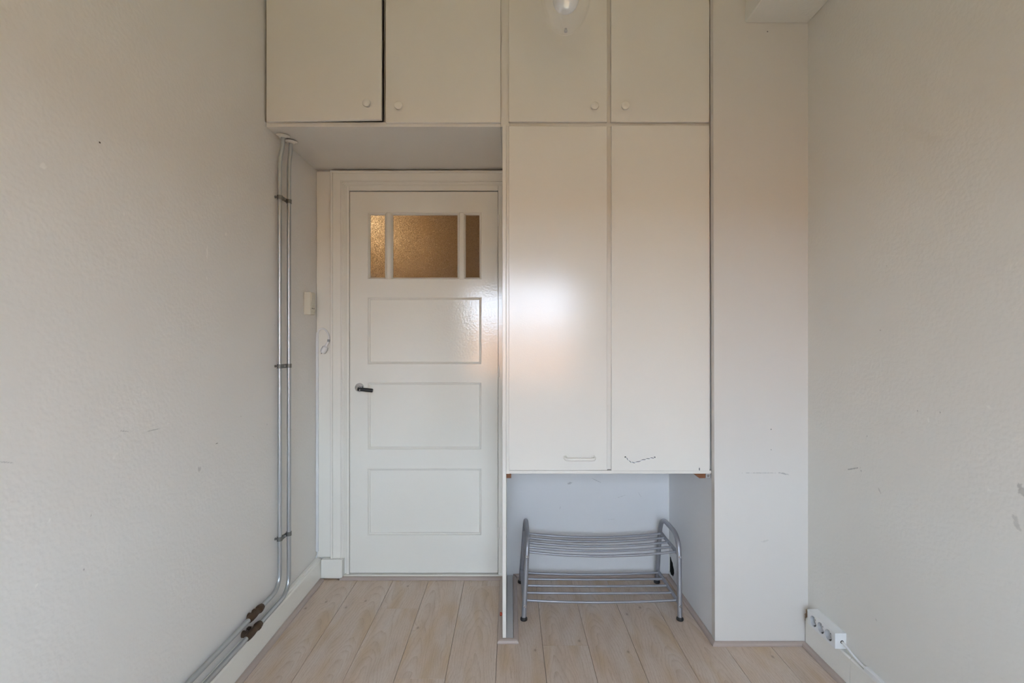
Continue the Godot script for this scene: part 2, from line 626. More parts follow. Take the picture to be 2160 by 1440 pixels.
	for b in [[wx0, wx0 + 0.05, wy0, wy1], [wx1 - 0.05, wx1, wy0, wy1], [wx0 + 0.05, wx1 - 0.05, wy0, wy0 + 0.05], [wx0 + 0.05, wx1 - 0.05, wy1 - 0.05, wy1], [0.07, 0.11, wy0 + 0.05, wy1 - 0.05]]:
		s = Shape.new()
		s.box(V(b[0], b[2], ZW - 0.10), V(b[1], b[3], ZW - 0.16), 0.004)
		part("frame", s, M.gloss_paint, win)
	for b in [[wx0 + 0.05, 0.07], [0.11, wx1 - 0.05]]:
		s = Shape.new()
		s.box(V(b[0], wy0 + 0.05, ZW - 0.128), V(b[1], wy1 - 0.05, ZW - 0.132))
		part("pane", s, M.window_glass, win)

	# baseboards
	s = Shape.new()
	var bp := PackedVector2Array([Vector2(0.003, 0.004), Vector2(0.036, 0.004), Vector2(0.030, 0.092), Vector2(0.027, 0.100), Vector2(0.020, 0.101), Vector2(0.018, 0.107), Vector2(0.003, 0.108)])
	s.prism(bp, V(XL, 0, ZB - 0.012), V(1, 0, 0), V(0, 1, 0), V(0, 0, ZW - ZB + 0.012))
	structure("baseboard_left", "white painted baseboard under the grey pipes", s, M.gloss_paint)
	s = Shape.new()
	bp = PackedVector2Array([Vector2(0, 0.004), Vector2(-0.014, 0.004), Vector2(-0.013, 0.108), Vector2(-0.009, 0.113), Vector2(0, 0.113)])
	s.prism(bp, V(XR, 0, ZC - 0.006), V(1, 0, 0), V(0, 1, 0), V(0, 0, 1.741 - ZC + 0.006))
	s.prism(bp, V(XR, 0, 1.739), V(1, 0, 0), V(0, 1, 0), V(0, 0, ZW - 1.739))
	structure("baseboard_right", "grey white baseboard under the power strip", s, M.wall_paint)

	# floor trim: flat strips with a bevelled top, mitred
	var trims := [
		["trim_1", "narrow grey brown wood strip along the left baseboard", [V(XL + 0.036, 0, 2.548), V(XL + 0.036, 0, ZW)], [V(XL + 0.056, 0, 2.548), V(XL + 0.056, 0, ZW)]],
		["trim_2", "grey brown wood strip under the white door sill", [V(-0.872, 0, 2.572), V(-0.034, 0, 2.572)], [V(-0.884, 0, 2.552), V(-0.052, 0, 2.552)]],
		["trim_3", "grey brown wood strip wrapped round the foot of the cupboard's side panel", [V(-0.0335, 0, 2.571), V(-0.0335, 0, 2.028), V(0.0160, 0, 2.028), V(0.0160, 0, 2.582)], [V(-0.0525, 0, 2.551), V(-0.0525, 0, 2.008), V(0.0350, 0, 2.008), V(0.0350, 0, 2.563)]],
		["trim_4", "grey brown wood strip along the niche and round the chimney breast", [V(0.0165, 0, ZB - 0.001), V(XN - 0.001, 0, ZB - 0.001), V(XN - 0.001, 0, ZC - 0.001), V(XR - 0.015, 0, ZC - 0.001), V(XR - 0.015, 0, ZW)], [V(0.0355, 0, ZB - 0.019), V(XN - 0.019, 0, ZB - 0.019), V(XN - 0.019, 0, ZC - 0.017), V(XR - 0.034, 0, ZC - 0.017), V(XR - 0.034, 0, ZW)]]]
	for t in trims:
		var rings := []
		for i in t[2].size():
			var a: Vector3 = t[2][i]
			var b: Vector3 = t[3][i]
			var ring := PackedVector3Array()
			for p in [[0.0, 0.0], [0.0, 0.014], [0.45, 0.014], [0.80, 0.011], [1.0, 0.005], [1.0, 0.0]]:
				ring.append(a.lerp(b, p[0]) + Vector3(0, p[1], 0))
			rings.append(ring)
		s = Shape.new()
		s.loft(rings, [-1])
		structure(t[0], t[1], s, M.trim_wood)


func outside() -> void:
	var s := Shape.new()
	s.box(Vector3(-90, -7.4, 2.0), Vector3(90, -7.0, 140))
	structure("ground", "sunlit paved street below the window, behind the camera", s, M.paving)
	for k in range(-5, 6):
		var place := "the one straight opposite the window"
		if k != 0:
			place = "%s one %s of the window's axis" % [["first", "second", "third", "fourth", "fifth"][absi(k) - 1], "east" if k > 0 else "west"]
		var h := thing("row_house", "brick row house across the street, " + place, "house", Vector3(k * 6.0, -7.0, 22.0), "row houses across the street")
		var o := h.position
		s = Shape.new()
		s.box(o + Vector3(-3.0, 0, 0), o + Vector3(2.99, 6.2, 8.0))
		part("wall", s, M.brick, h)
		s = Shape.new()
		s.prism(PackedVector2Array([Vector2(-0.3, 6.15), Vector2(4.0, 9.4), Vector2(8.3, 6.15)]), o + Vector3(-3.0, 0.05, 0), Vector3(0, 0, 1), Vector3(0, 1, 0), Vector3(5.99, 0, 0))
		part("roof", s, M.roof_tile, h)
		for w in [[-1.6, 0.9], [1.4, 0.9], [-1.6, 3.9], [1.4, 3.9]]:
			s = Shape.new()
			s.box(o + Vector3(w[0] - 0.6, w[1], -0.04), o + Vector3(w[0] + 0.6, w[1] + 1.4, 0.05), 0.01)
			part("window", s, M.house_window, h)


func hall() -> void:
	var s := Shape.new()
	s.box(V(-1.5, -0.12, 4.0), V(0.9, 0, ZB + 0.1))
	s.box(V(-1.5, 2.45, 4.0), V(0.9, 2.6, ZB + 0.1))
	s.box(V(-1.65, -0.12, 4.0), V(-1.5, 2.6, ZB + 0.1))
	s.box(V(0.9, -0.12, 4.0), V(1.05, 2.6, ZB + 0.1))
	s.box(V(-1.65, -0.12, 4.0), V(1.05, 2.6, 4.15))
	s.box(V(-1.65, -0.12, ZB + 0.1), V(XL - 0.15, 2.6, ZB))
	s.box(V(-1.65, -0.24, 4.15), V(1.05, -0.12, ZB))
	structure("hallway", "ochre hallway walls seen through the door's pebbled glass", s, M.hall_paint)
	var c := V(-1.09, 2.16, 3.70)
	var lamp := thing("hall_lamp", "warm glowing globe lamp in the hallway, glinting in the left door pane", "lamp", c)
	var glow := mat("lamp_glow", Color(1, 0.85, 0.6), 0.5)
	glow.emission_enabled = true
	glow.emission = Color(1.0, 0.88, 0.70)
	glow.emission_energy_multiplier = 0.9
	s = Shape.new()
	var prof := PackedVector2Array()
	for i in 17:
		prof.append(Vector2(0.11 * sin(PI * i / 16.0), -0.11 * cos(PI * i / 16.0)))
	s.lathe(c, Vector3.UP, prof, 24)
	part("globe", s, glow, lamp)
	s = Shape.new()
	s.lathe(c + Vector3(0, 0.108, 0), Vector3.UP, PackedVector2Array([Vector2(0.03, 0), Vector2(0.03, 0.03), Vector2(0.012, 0.04), Vector2(0.012, 0.22), Vector2(0.05, 0.225), Vector2(0.05, 0.242)]), 20)
	part("stem", s, M.white_plastic, lamp)
	var l := OmniLight3D.new()
	l.name = "hall_lamp_light"
	l.light_color = Color(1.0, 0.80, 0.55)
	l.light_energy = 0.015
	l.light_size = 0.1
	l.omni_range = 8.0
	l.omni_attenuation = 2.0
	l.shadow_enabled = true
	l.position = c
	add_child(l)


func frame_ring(s: Shape, x0: float, x1: float, y0: float, y1: float, prof: Array, depth: float) -> void:
	# mitred moulding: prof = [inset, depth offset] pairs round a rectangle
	var rings := []
	for k in [[x0, y0, 1, 1], [x1, y0, -1, 1], [x1, y1, -1, -1], [x0, y1, 1, -1]]:
		var ring := PackedVector3Array()
		for p in prof:
			ring.append(V(k[0] + k[2] * p[0], k[1] + k[3] * p[0], depth + p[1]))
		rings.append(ring)
	s.loft(rings, [-1], PackedVector2Array(), true)


func door() -> void:
	var zl := 2.594
	var x0 := -0.843
	var x1 := -0.0645
	var y0 := 0.0215
	var y1 := 2.0245
	var sl := -0.7496
	var sr := -0.1506
	var rows := [[1.4694, 1.1177], [1.0230, 0.6689], [0.5704, 0.2182]]
	var gt := 1.9158
	var gb := 1.5640
	var d := structure("door_1", "cream white panelled door with three pebbled panes at the top")
	d.position = V((x0 + x1) / 2.0, 0, zl)
	var back := zl + 0.04
	var s := Shape.new()
	s.box(V(x0, y0, zl), V(sl, y1, back))
	s.box(V(sr, y0, zl), V(x1, y1, back))
	for r in [[gt, y1], [rows[0][0], gb], [rows[1][0], rows[0][1]], [rows[2][0], rows[1][1]], [y0, rows[2][1]]]:
		s.box(V(sl, r[0], zl), V(sr, r[1], back))
	s.box(V(-0.6500, gb, zl + 0.001), V(-0.6295, gt, back), 0.002)
	s.box(V(-0.2665, gb, zl + 0.001), V(-0.2460, gt, back), 0.002)
	part("door_leaf", s, M.gloss_paint, d)
	for r in rows:
		s = Shape.new()
		s.box(V(sl - 0.005, r[1] - 0.005, zl + 0.012), V(sr + 0.005, r[0] + 0.005, back - 0.012))
		part("panel", s, M.gloss_paint, d)
		s = Shape.new()
		frame_ring(s, sl, sr, r[1], r[0], [[0.0, 0.0125], [0.0, -0.001], [0.0022, -0.003], [0.0045, -0.0015], [0.006, 0.003], [0.0105, 0.006], [0.0128, 0.0125]], zl)
		part("moulding", s, M.gloss_paint, d)
	for g in [[sl, -0.6500], [-0.6295, -0.2665], [-0.2460, sr]]:
		s = Shape.new()
		s.box(V(g[0] - 0.004, gb - 0.004, zl + 0.016), V(g[1] + 0.004, gt + 0.004, zl + 0.020))
		part("glass_pane", s, M.pebbled_glass, d)
		s = Shape.new()
		frame_ring(s, g[0], g[1], gb, gt, [[0.0, 0.0155], [0.0, -0.001], [0.002, -0.0025], [0.004, -0.001], [0.011, 0.009], [0.012, 0.0155]], zl)
		part("glazing_bead", s, M.gloss_paint, d)
	# handle
	var hc := V((758.5 - 1076.0) / 401.0, EYE - (817.0 - 729.0) / 401.0, zl)
	var h := Node3D.new()
	h.name = "handle"
	d.add_child(h)
	var fwd := Vector3(0, 0, 1)
	s = Shape.new()
	s.lathe(hc, fwd, PackedVector2Array([Vector2(0.0235, -0.001), Vector2(0.0235, 0.005), Vector2(0.0215, 0.0085), Vector2(0.0, 0.0095)]), 40)
	part("rose", s, M.chrome, h)
	s = Shape.new()
	s.lathe(hc + Vector3(0.001, 0.006, 0.008), fwd, PackedVector2Array([Vector2(0.0028, 0), Vector2(0.0028, 0.003), Vector2(0.0015, 0.0034), Vector2(0, 0.0034)]), 12)
	part("screw", s, M.clamp_steel, h)
	s = Shape.new()
	var neck := hc + Vector3(0.002, -0.004, 0)
	s.tube(rounded([neck, neck + fwd * 0.052, neck + fwd * 0.054 + Vector3(0.02, -0.002, 0)], 0.016), 0.0085, 20)
	for i in 4:
		s.lathe(neck + fwd * (0.016 + 0.007 * i), fwd, PackedVector2Array([Vector2(0.008, 0), Vector2(0.0100, 0.0015), Vector2(0.0100, 0.0035), Vector2(0.008, 0.005)]), 20)
	part("neck", s, M.chrome, h)
	s = Shape.new()
	var lv := Vector3(1, -0.10, 0).normalized()
	s.lathe(neck + fwd * 0.052 + Vector3(0.006, 0, 0), lv, PackedVector2Array([Vector2(0, -0.002), Vector2(0.0085, -0.002), Vector2(0.0100, 0), Vector2(0.0100, 0.073), Vector2(0.0088, 0.076), Vector2(0, 0.076)]), 28)
	var lever := part("lever", s, M.black_plastic, h)
	lever.set_meta("label", "round black lever grip")
	# keyhole-side striker, hinges
	for y in [1.874, 1.080, 0.232]:
		s = Shape.new()
		var hx := x1 + 0.0045
		s.lathe(V(hx, y - 0.031, zl - 0.003), Vector3.UP, PackedVector2Array([Vector2(0, 0), Vector2(0.004, 0), Vector2(0.0055, 0.003), Vector2(0.0055, 0.029), Vector2(0.0048, 0.030), Vector2(0.0055, 0.031), Vector2(0.0055, 0.058), Vector2(0.004, 0.062), Vector2(0, 0.063)]), 16)
		part("hinge", s, M.gloss_paint, d)

	# frame, architrave, sill
	var f := structure("trim_5", "cream stepped door frame and architrave round the panelled door")
	s = Shape.new()
	var jl := -0.8607
	s.box(V(jl, 0.012, 2.588), V(x0 - 0.0022, 2.060, ZB + 0.1), 0.002)
	s.box(V(x0 - 0.0022, y1 + 0.0045, 2.588), V(x1 + 0.0022, 2.060, ZB + 0.1), 0.002)
	s.box(V(x1 + 0.0022, 0.012, 2.588), V(-0.0325, 2.060, ZB + 0.1), 0.002)
	part("jamb", s, M.gloss_paint, f)
	s = Shape.new()
	s.box(V(x0 - 0.01, 0.0, back + 0.0015), V(x0 + 0.014, y1 + 0.01, ZB + 0.1))
	s.box(V(x1 - 0.014, 0.0, back + 0.0015), V(x1 + 0.01, y1 + 0.01, ZB + 0.1))
	s.box(V(x0, y1 - 0.014, back + 0.0015), V(x1, y1 + 0.012, ZB + 0.1))
	s.box(V(x0, -0.05, back + 0.0015), V(x1, 0.034, ZB + 0.1))
	part("door_stop", s, M.gloss_paint, f)
	# architrave: outer bead, flat, three steps
	var prof := [[0.0, 0.0], [0.0, -0.026], [0.003, -0.030], [0.009, -0.030], [0.0125, -0.026], [0.0125, -0.0215], [0.0145, -0.0215], [0.052, -0.0215], [0.054, -0.025], [0.059, -0.025], [0.060, -0.020], [0.066, -0.020], [0.067, -0.0165], [0.0725, -0.0165], [0.0735, -0.013], [0.0785, -0.013], [0.0785, 0.0]]
	var ao := -0.939
	var at := 2.1305
	var rings := []
	var flat := PackedVector2Array()
	for p in prof:
		flat.append(Vector2(p[0], p[1]))
	for k in 3:
		var ring := PackedVector3Array()
		for p in prof:
			var x: float = ao + p[0] if k < 2 else -0.0325
			var y: float = 0.1045 if k == 0 else at - p[0]
			ring.append(V(x, y, ZB + p[1]))
		rings.append(ring)
	s = Shape.new()
	s.loft(rings, [-1], flat)
	part("architrave", s, M.gloss_paint, f)
	s = Shape.new()
	s.box(V(XL + 0.001, 0.1045, ZB), V(ao - 0.001, 2.1305, ZB - 0.010), 0.002)
	part("filler_board", s, M.gloss_paint, f)
	s = Shape.new()
	s.box(V(-0.983, 0.007, ZB), V(-0.872, 0.1035, ZB - 0.042), 0.003)
	part("plinth_block", s, M.gloss_paint, f)
	s = Shape.new()
	s.box(V(-0.872, -0.01, 2.5725), V(-0.034, 0.0165, ZB + 0.1), 0.003)
	part("sill", s, M.gloss_paint, f)


# ------------------------------------------------------------------ cupboards
func knob(s: Shape, c: Vector3) -> void:
	s.lathe(c, Vector3(0, 0, 1), PackedVector2Array([Vector2(0.008, -0.001), Vector2(0.0075, 0.010), Vector2(0.0150, 0.015), Vector2(0.0165, 0.019), Vector2(0.0155, 0.024), Vector2(0.009, 0.0275), Vector2(0, 0.028)]), 32)


func cupboard_door(t: Node3D, x0: float, x1: float, y0: float, y1: float, knob_at := Vector2.ZERO, ajar := 0.0, hinge_left := true) -> MeshInstance3D:
	var s := Shape.new()
	s.box(V(x0, y0, ZD), V(x1, y1, ZF - 0.0005), 0.0018)
	var d := part("door", s, M.lacquer, t)
	if knob_at != Vector2.ZERO:
		s = Shape.new()
		knob(s, V(knob_at.x, knob_at.y, ZD))
		var k := part("knob", s, M.cream_paint, d)
		k.position = Vector3.ZERO
	if ajar != 0.0:
		# swings out on its hinge
		var hp := V(x0 if hinge_left else x1, 0, ZF) - t.position
		var turn := Transform3D(Basis(Vector3.UP, -ajar if hinge_left else ajar), Vector3.ZERO)
		d.transform = Transform3D(Basis(), hp) * turn * Transform3D(Basis(), -hp) * d.transform
	return d


func cupboards() -> void:
	var a := 0.003
	# over the door
	var t := thing("overhead_cupboard", "cream cupboard over the door, its left door ajar", "cupboard", V(-0.53, 2.128, 2.33))
	var s := Shape.new()
	s.box(V(XL + 0.002, 2.1275, ZF), V(-0.0395, 2.147, ZF + 0.02), 0.001)
	s.box(V(XL + 0.002, 2.147, ZF), V(-1.000, TOP, ZF + 0.02), 0.001)
	s.box(V(-0.535, 2.147, ZF + 0.035), V(-0.505, TOP, ZF + 0.05), 0.001)
	part("face_frame", s, M.lacquer, t)
	var bp := CSGBox3D.new()
	bp.name = "bottom_panel"
	bp.size = Vector3(0.978, 0.016, 0.512)
	bp.material = M.lacquer
	for q in [[-0.9856, 2.14], [-0.979, 2.20]]:
		var hole := CSGCylinder3D.new()
		hole.name = "pipe_hole"
		hole.operation = CSGShape3D.OPERATION_SUBTRACTION
		hole.radius = 0.0175
		hole.height = 0.1
		hole.sides = 24
		bp.add_child(hole)
		hole.position = V(q[0], 0, q[1]) - V(-0.5285, 0, 2.331)
	t.add_child(bp)
	bp.position = V(-0.5285, 2.1408, 2.331) - t.position
	bp.rotation.x = 0.018
	s = Shape.new()
	s.box(V(XL + 0.002, TOP - 0.016, ZF + 0.02), V(-0.0395, TOP - 0.001, ZB - 0.001))
	part("top_panel", s, M.lacquer, t)
	cupboard_door(t, -1.0085, -0.5265, 2.1425, TOP - 0.02, Vector2(-0.581, 2.2006), 0.040, true)
	cupboard_door(t, -0.5155, -0.0392, 2.1385, TOP - 0.02, Vector2(-0.458, 2.1995))

	# over the tall cupboard
	t = thing("overhead_cupboard", "cream two-door cupboard above the tall cupboard, behind the hanging bulb", "cupboard", V(0.41, 2.128, 2.33))
	s = Shape.new()
	s.box(V(-0.0390, 2.1270, ZF), V(-0.0020, TOP, ZF + 0.02), 0.001)
	s.box(V(-0.0020, 2.1270, ZF), V(0.835, 2.147, ZF + 0.02), 0.001)
	s.box(V(0.392, 2.147, ZF), V(0.428, TOP, ZF + 0.02), 0.001)
	s.box(V(0.812, 2.147, ZF), V(0.835, TOP, ZF + 0.02), 0.001)
	part("face_frame", s, M.lacquer, t)
	s = Shape.new()
	s.box(V(-0.0385, 2.130, ZF + 0.02), V(-0.0225, TOP, ZB - 0.001))
	s.box(V(-0.0220, 2.1285, ZF + 0.021), V(0.834, 2.142, ZB - 0.001))
	part("carcass", s, M.lacquer, t)
	cupboard_door(t, -0.0060, 0.4020, 2.1415, TOP - 0.02, Vector2(0.347, 2.1975))
	cupboard_door(t, 0.4176, 0.8255, 2.1405, TOP - 0.02, Vector2(0.472, 2.1975))

	# tall cupboard on its long side panel
	t = thing("tall_cupboard", "tall cream two-door cupboard over the open niche with the shoe rack", "cupboard", V(0.41, 0, 2.33))
	s = Shape.new()
	s.box(V(-0.0316, 0.0, 2.030), V(-0.0165, 2.1265, 2.586), 0.001)
	part("side_panel", s, M.lacquer, t)
	s = Shape.new()
	s.box(V(-0.0163, 0.684, ZF - 0.012), V(-0.0020, 2.1265, ZF + 0.02), 0.001)
	s.box(V(0.392, 0.700, ZF), V(0.428, 2.1265, ZF + 0.02), 0.001)
	s.box(V(0.812, 0.700, ZF), V(0.835, 2.1265, ZF + 0.02), 0.001)
	part("face_frame", s, M.lacquer, t)
	s = Shape.new()
	s.box(V(-0.0018, 0.6845, ZF - 0.010), V(0.836, 0.6975, ZB - 0.001), 0.001)
	part("bottom_panel", s, M.lacquer, t)
	var d := cupboard_door(t, -0.0060, 0.4020, 0.6995, 2.1235)
	# white bow handle
	s = Shape.new()
	var hy := EYE - (966.5 - 729.0) / 510.0
	var p0 := V(0.2275, hy + 0.004, ZD)
	var p1 := V(0.3455, hy + 0.004, ZD)
	var o := Vector3(0, -0.003, 0.026)
	s.tube(rounded([p0, p0 + o, p1 + o, p1], 0.02), 0.0062, 18)
	for p in [p0, p1]:
		s.lathe(p, Vector3(0, 0, 1), PackedVector2Array([Vector2(0.0088, -0.0005), Vector2(0.0088, 0.004), Vector2(0.0066, 0.006)]), 20)
	var k := part("bow_handle", s, M.cream_paint, d)
	k.position = Vector3.ZERO
	d = cupboard_door(t, 0.4196, 0.8255, 0.6975, 2.1275)
	# string pull: black and white twist through two drilled holes
	var a0 := V((1319.0 - 1076) / 510, EYE - (963.5 - 729) / 510, ZD)
	var a1 := V((1381.0 - 1076) / 510, EYE - (964.0 - 729) / 510, ZD)
	var path := smooth_curve([a0 + Vector3(0, 0, -0.004), a0 + Vector3(0.003, -0.002, 0.006), a0 + Vector3(0.018, -0.017, 0.010), a0 + Vector3(0.038, -0.0205, 0.010), a0 + Vector3(0.07, -0.010, 0.010), a0 + Vector3(0.095, -0.004, 0.009), a1 + Vector3(-0.004, -0.001, 0.006), a1 + Vector3(0, 0, -0.004)], 14)
	for strand in 2:
		s = Shape.new()
		var pts := PackedVector3Array()
		for i in path.size():
			var w := i * 0.62 + strand * PI
			pts.append(path[i] + Vector3(0, cos(w), sin(w)) * 0.0010)
		s.tube(pts, 0.0011, 8)
		k = part("pull_string", s, M.dark_string if strand else M.white_plastic, d)
		k.position = Vector3.ZERO
		k.set_meta("label", "twisted black and white string")
	for p in [a0, a1]:
		s = Shape.new()
		s.lathe(p, Vector3(0, 0, 1), PackedVector2Array([Vector2(0.0030, -0.0005), Vector2(0.0030, 0.0006), Vector2(0, 0.0007)]), 14)
		k = part("string_hole", s, M.dark_hole, d)
		k.position = Vector3.ZERO
	s = Shape.new()
	s.box(V(0.7805, 0.7000, ZD - 0.0015), V(0.7845, 0.7105, ZD + 0.001), 0.0005)
	k = part("catch", s, M.clamp_steel, d)
	k.position = Vector3.ZERO
	# battens under it
	s = Shape.new()
	s.box(V(-0.0160, 0.6640, ZF - 0.002), V(0.0045, 0.6838, ZB - 0.002), 0.001)
	part("batten", s, M.brown_wood, t)
	s = Shape.new()
	s.prism(PackedVector2Array([Vector2(0.764, 0.6838), Vector2(0.788, 0.6640), Vector2(0.8130, 0.6640), Vector2(0.8130, 0.6838)]), V(0, 0, ZF - 0.002), V(1, 0, 0), V(0, 1, 0), V(0, 0, 0.04))
	part("batten", s, M.brown_wood, t)
	s = Shape.new()
	s.lathe(V(0.8255, 0.6735, ZF - 0.004), Vector3(0, 0, 1), PackedVector2Array([Vector2(0.0055, -0.012), Vector2(0.0055, 0.0), Vector2(0.004, 0.002), Vector2(0.002, 0.0005), Vector2(0, 0.0005)]), 16)
	part("screw", s, M.bolt_steel, t)
	s = Shape.new()
	s.box(V(0.8165, 0.664, ZF), V(0.8355, 0.6838, ZF + 0.03), 0.001)
	part("corner_block", s, M.grey_paint, t)
	s = Shape.new()
	s.box(V(-0.0160, 0.0, 2.034), V(0.0140, 0.013, 2.585), 0.002)
	part("base_strip", s, M.grey_paint, t)
	s = Shape.new()
	s.lathe(V(-0.0316, 0.062, 2.12), Vector3(-1, 0, 0), PackedVector2Array([Vector2(0.0045, -0.001), Vector2(0.0045, 0.004), Vector2(0.0075, 0.005), Vector2(0.0075, 0.011), Vector2(0.005, 0.0125), Vector2(0, 0.0125)]), 18)
	k = part("wall_plug", s, M.orange_plastic, t)
	k.set_meta("label", "small orange plastic plug")


# ------------------------------------------------------------------ pipes on the left wall
func pipes() -> void:
	var R := 0.009
	var spec := [
		[-1.000, 2.140, -0.9856, 0.165, 0.050, "grey heating pipe nearer the window, its upper bend going into the white collar left"],
		[-0.987, 2.200, -0.9790, 0.1190, 0.062, "grey heating pipe nearer the door, running lower, just above the baseboard"]]
	for i in 2:
		var q = spec[i]
		var x: float = q[0]
		var z: float = q[1]
		var y: float = q[3]
		var t := thing("heating_pipe", q[5], "pipe", V(x, 0, z), "two grey heating pipes")
		var s := Shape.new()
		var zc := 1.925 if i == 0 else 1.885
		var pts: Array = [V(q[2], 2.17, z), V(q[2], 2.085, z), V(x, 2.020, z), V(x, y, z), V(x, y, zc)]
		var path := PackedVector3Array()
		path.append_array(rounded(pts.slice(0, 3) + [V(x, 1.6, z)], 0.03))
		path.append_array(rounded([V(x, 1.0, z), V(x, y, z), V(x, y, zc)], 0.075 if i == 0 else 0.085, 12))
		s.tube(path, R, 20)
		part("riser", s, M.galvanised, t)
		s = Shape.new()
		var yn := y + 0.006
		s.tube(PackedVector3Array([V(x, y, zc), V(x, yn, 0.9), V(x, yn, ZW + 0.02)]), R, 20)
		part("branch", s, M.galvanised, t)
		# collar, hanging a little below the cupboard
		s = Shape.new()
		var c := V(q[2], 2.1245 if i == 0 else 2.1240, z)
		s.lathe(c, Vector3(0.10, 1, 0.12), PackedVector2Array([Vector2(R + 0.0004, -0.006), Vector2(0.0155, -0.006), Vector2(0.018, -0.002), Vector2(0.0275, 0.0015), Vector2(0.0285, 0.0035), Vector2(0.0275, 0.0045), Vector2(R + 0.0004, 0.0045)]), 36, true)
		var co := part("collar", s, M.cream_paint, t)
		co.set_meta("label", "white plastic pipe collar")
		# corroded compression coupling
		var n := Node3D.new()
		n.name = "coupling"
		t.add_child(n)
		n.set_meta("label", "corroded brown brass coupling")
		var ax := Vector3(0, 0, 1)
		var o := V(x, y, zc + 0.05)
		s = Shape.new()
		s.lathe(o, ax, PackedVector2Array([Vector2(0.010, -0.012), Vector2(0.0135, -0.010), Vector2(0.0135, -0.003), Vector2(0.0155, 0.0), Vector2(0.0155, 0.015), Vector2(0.0140, 0.018), Vector2(0.0125, 0.022), Vector2(0.0125, 0.03)]), 8)
		part("nut", s, M.corroded_brass, n)
		s = Shape.new()
		s.lathe(o + ax * 0.028, ax, PackedVector2Array([Vector2(0.0115, 0), Vector2(0.013, 0.012), Vector2(0.0140, 0.024), Vector2(0.0138, 0.046), Vector2(0.0125, 0.058), Vector2(0.0105, 0.064)]), 18)
		s.tube(PackedVector3Array([o + ax * 0.062, o + ax * 0.062 + Vector3(XL + 0.001 - x, 0.001, 0)]), 0.0125, 16)
		part("body", s, M.corroded_brass, n)
		s = Shape.new()
		# bent half of a chromed wall plate
		var plate := PackedVector2Array()
		for k in 11:
			var an := PI * (0.45 + 1.15 * k / 10.0)
			plate.append(Vector2(cos(an), sin(an)) * (0.030 if k % 2 else 0.028))
		for k in 7:
			var an := PI * (1.6 - 1.15 * k / 6.0)
			plate.append(Vector2(cos(an), sin(an)) * 0.015)
		s.prism(plate, o + ax * 0.066 + Vector3(XL + 0.012 - x, 0.002, 0), Vector3(0.25, 0, -1).normalized() * -1.0, Vector3(0.35, 1, 0).normalized(), Vector3(0.0016, 0, 0))
		var pl := part("wall_plate", s, M.chrome if i else M.corroded_brass, n)
		pl.set_meta("label", "bent half of a wall plate")
	# double clamps
	var ys := [1.858, 1.126, 0.378]
	var words := ["dark steel double pipe clamp near the top of the grey pipes", "dark steel double pipe clamp halfway up the grey pipes", "dark steel double pipe clamp near the floor on the grey pipes"]
	for i in 3:
		var y: float = ys[i]
		var t := thing("pipe_clamp", words[i], "pipe clamp", V(XL, y, 2.17), "three pipe clamps")
		var s := Shape.new()
		for q in [[-1.000, 2.140], [-0.987, 2.200]]:
			s.lathe(V(q[0], y - 0.009, q[1]), Vector3.UP, PackedVector2Array([Vector2(R + 0.0003, 0), Vector2(R + 0.0022, 0), Vector2(R + 0.0022, 0.018), Vector2(R + 0.0003, 0.018)]), 24, true)
		s.box(V(-0.9945, y - 0.009, 2.151), V(-0.9915, y + 0.009, 2.189), 0.0006)
		part("strap", s, M.clamp_steel, t)
		s = Shape.new()
		s.lathe(V(-0.9918, y, 2.170), Vector3(1, 0, 0), PackedVector2Array([Vector2(0.0055, -0.001), Vector2(0.0055, 0.0015), Vector2(0.003, 0.0035), Vector2(0, 0.004)]), 16)
		part("screw", s, M.bolt_steel, t)
		s = Shape.new()
		s.tube(PackedVector3Array([V(XL + 0.0005, y, 2.170), V(-0.9935, y, 2.170)]), 0.004, 12)
		part("stud", s, M.clamp_steel, t)
		s = Shape.new()
		s.lathe(V(XL + 0.0003, y + 0.001, 2.134), Vector3(1, 0, 0), PackedVector2Array([Vector2(0.0055, -0.0002), Vector2(0.0055, 0.003), Vector2(0.003, 0.0065), Vector2(0, 0.007)]), 14)
		part("wall_screw", s, M.clamp_steel, t)


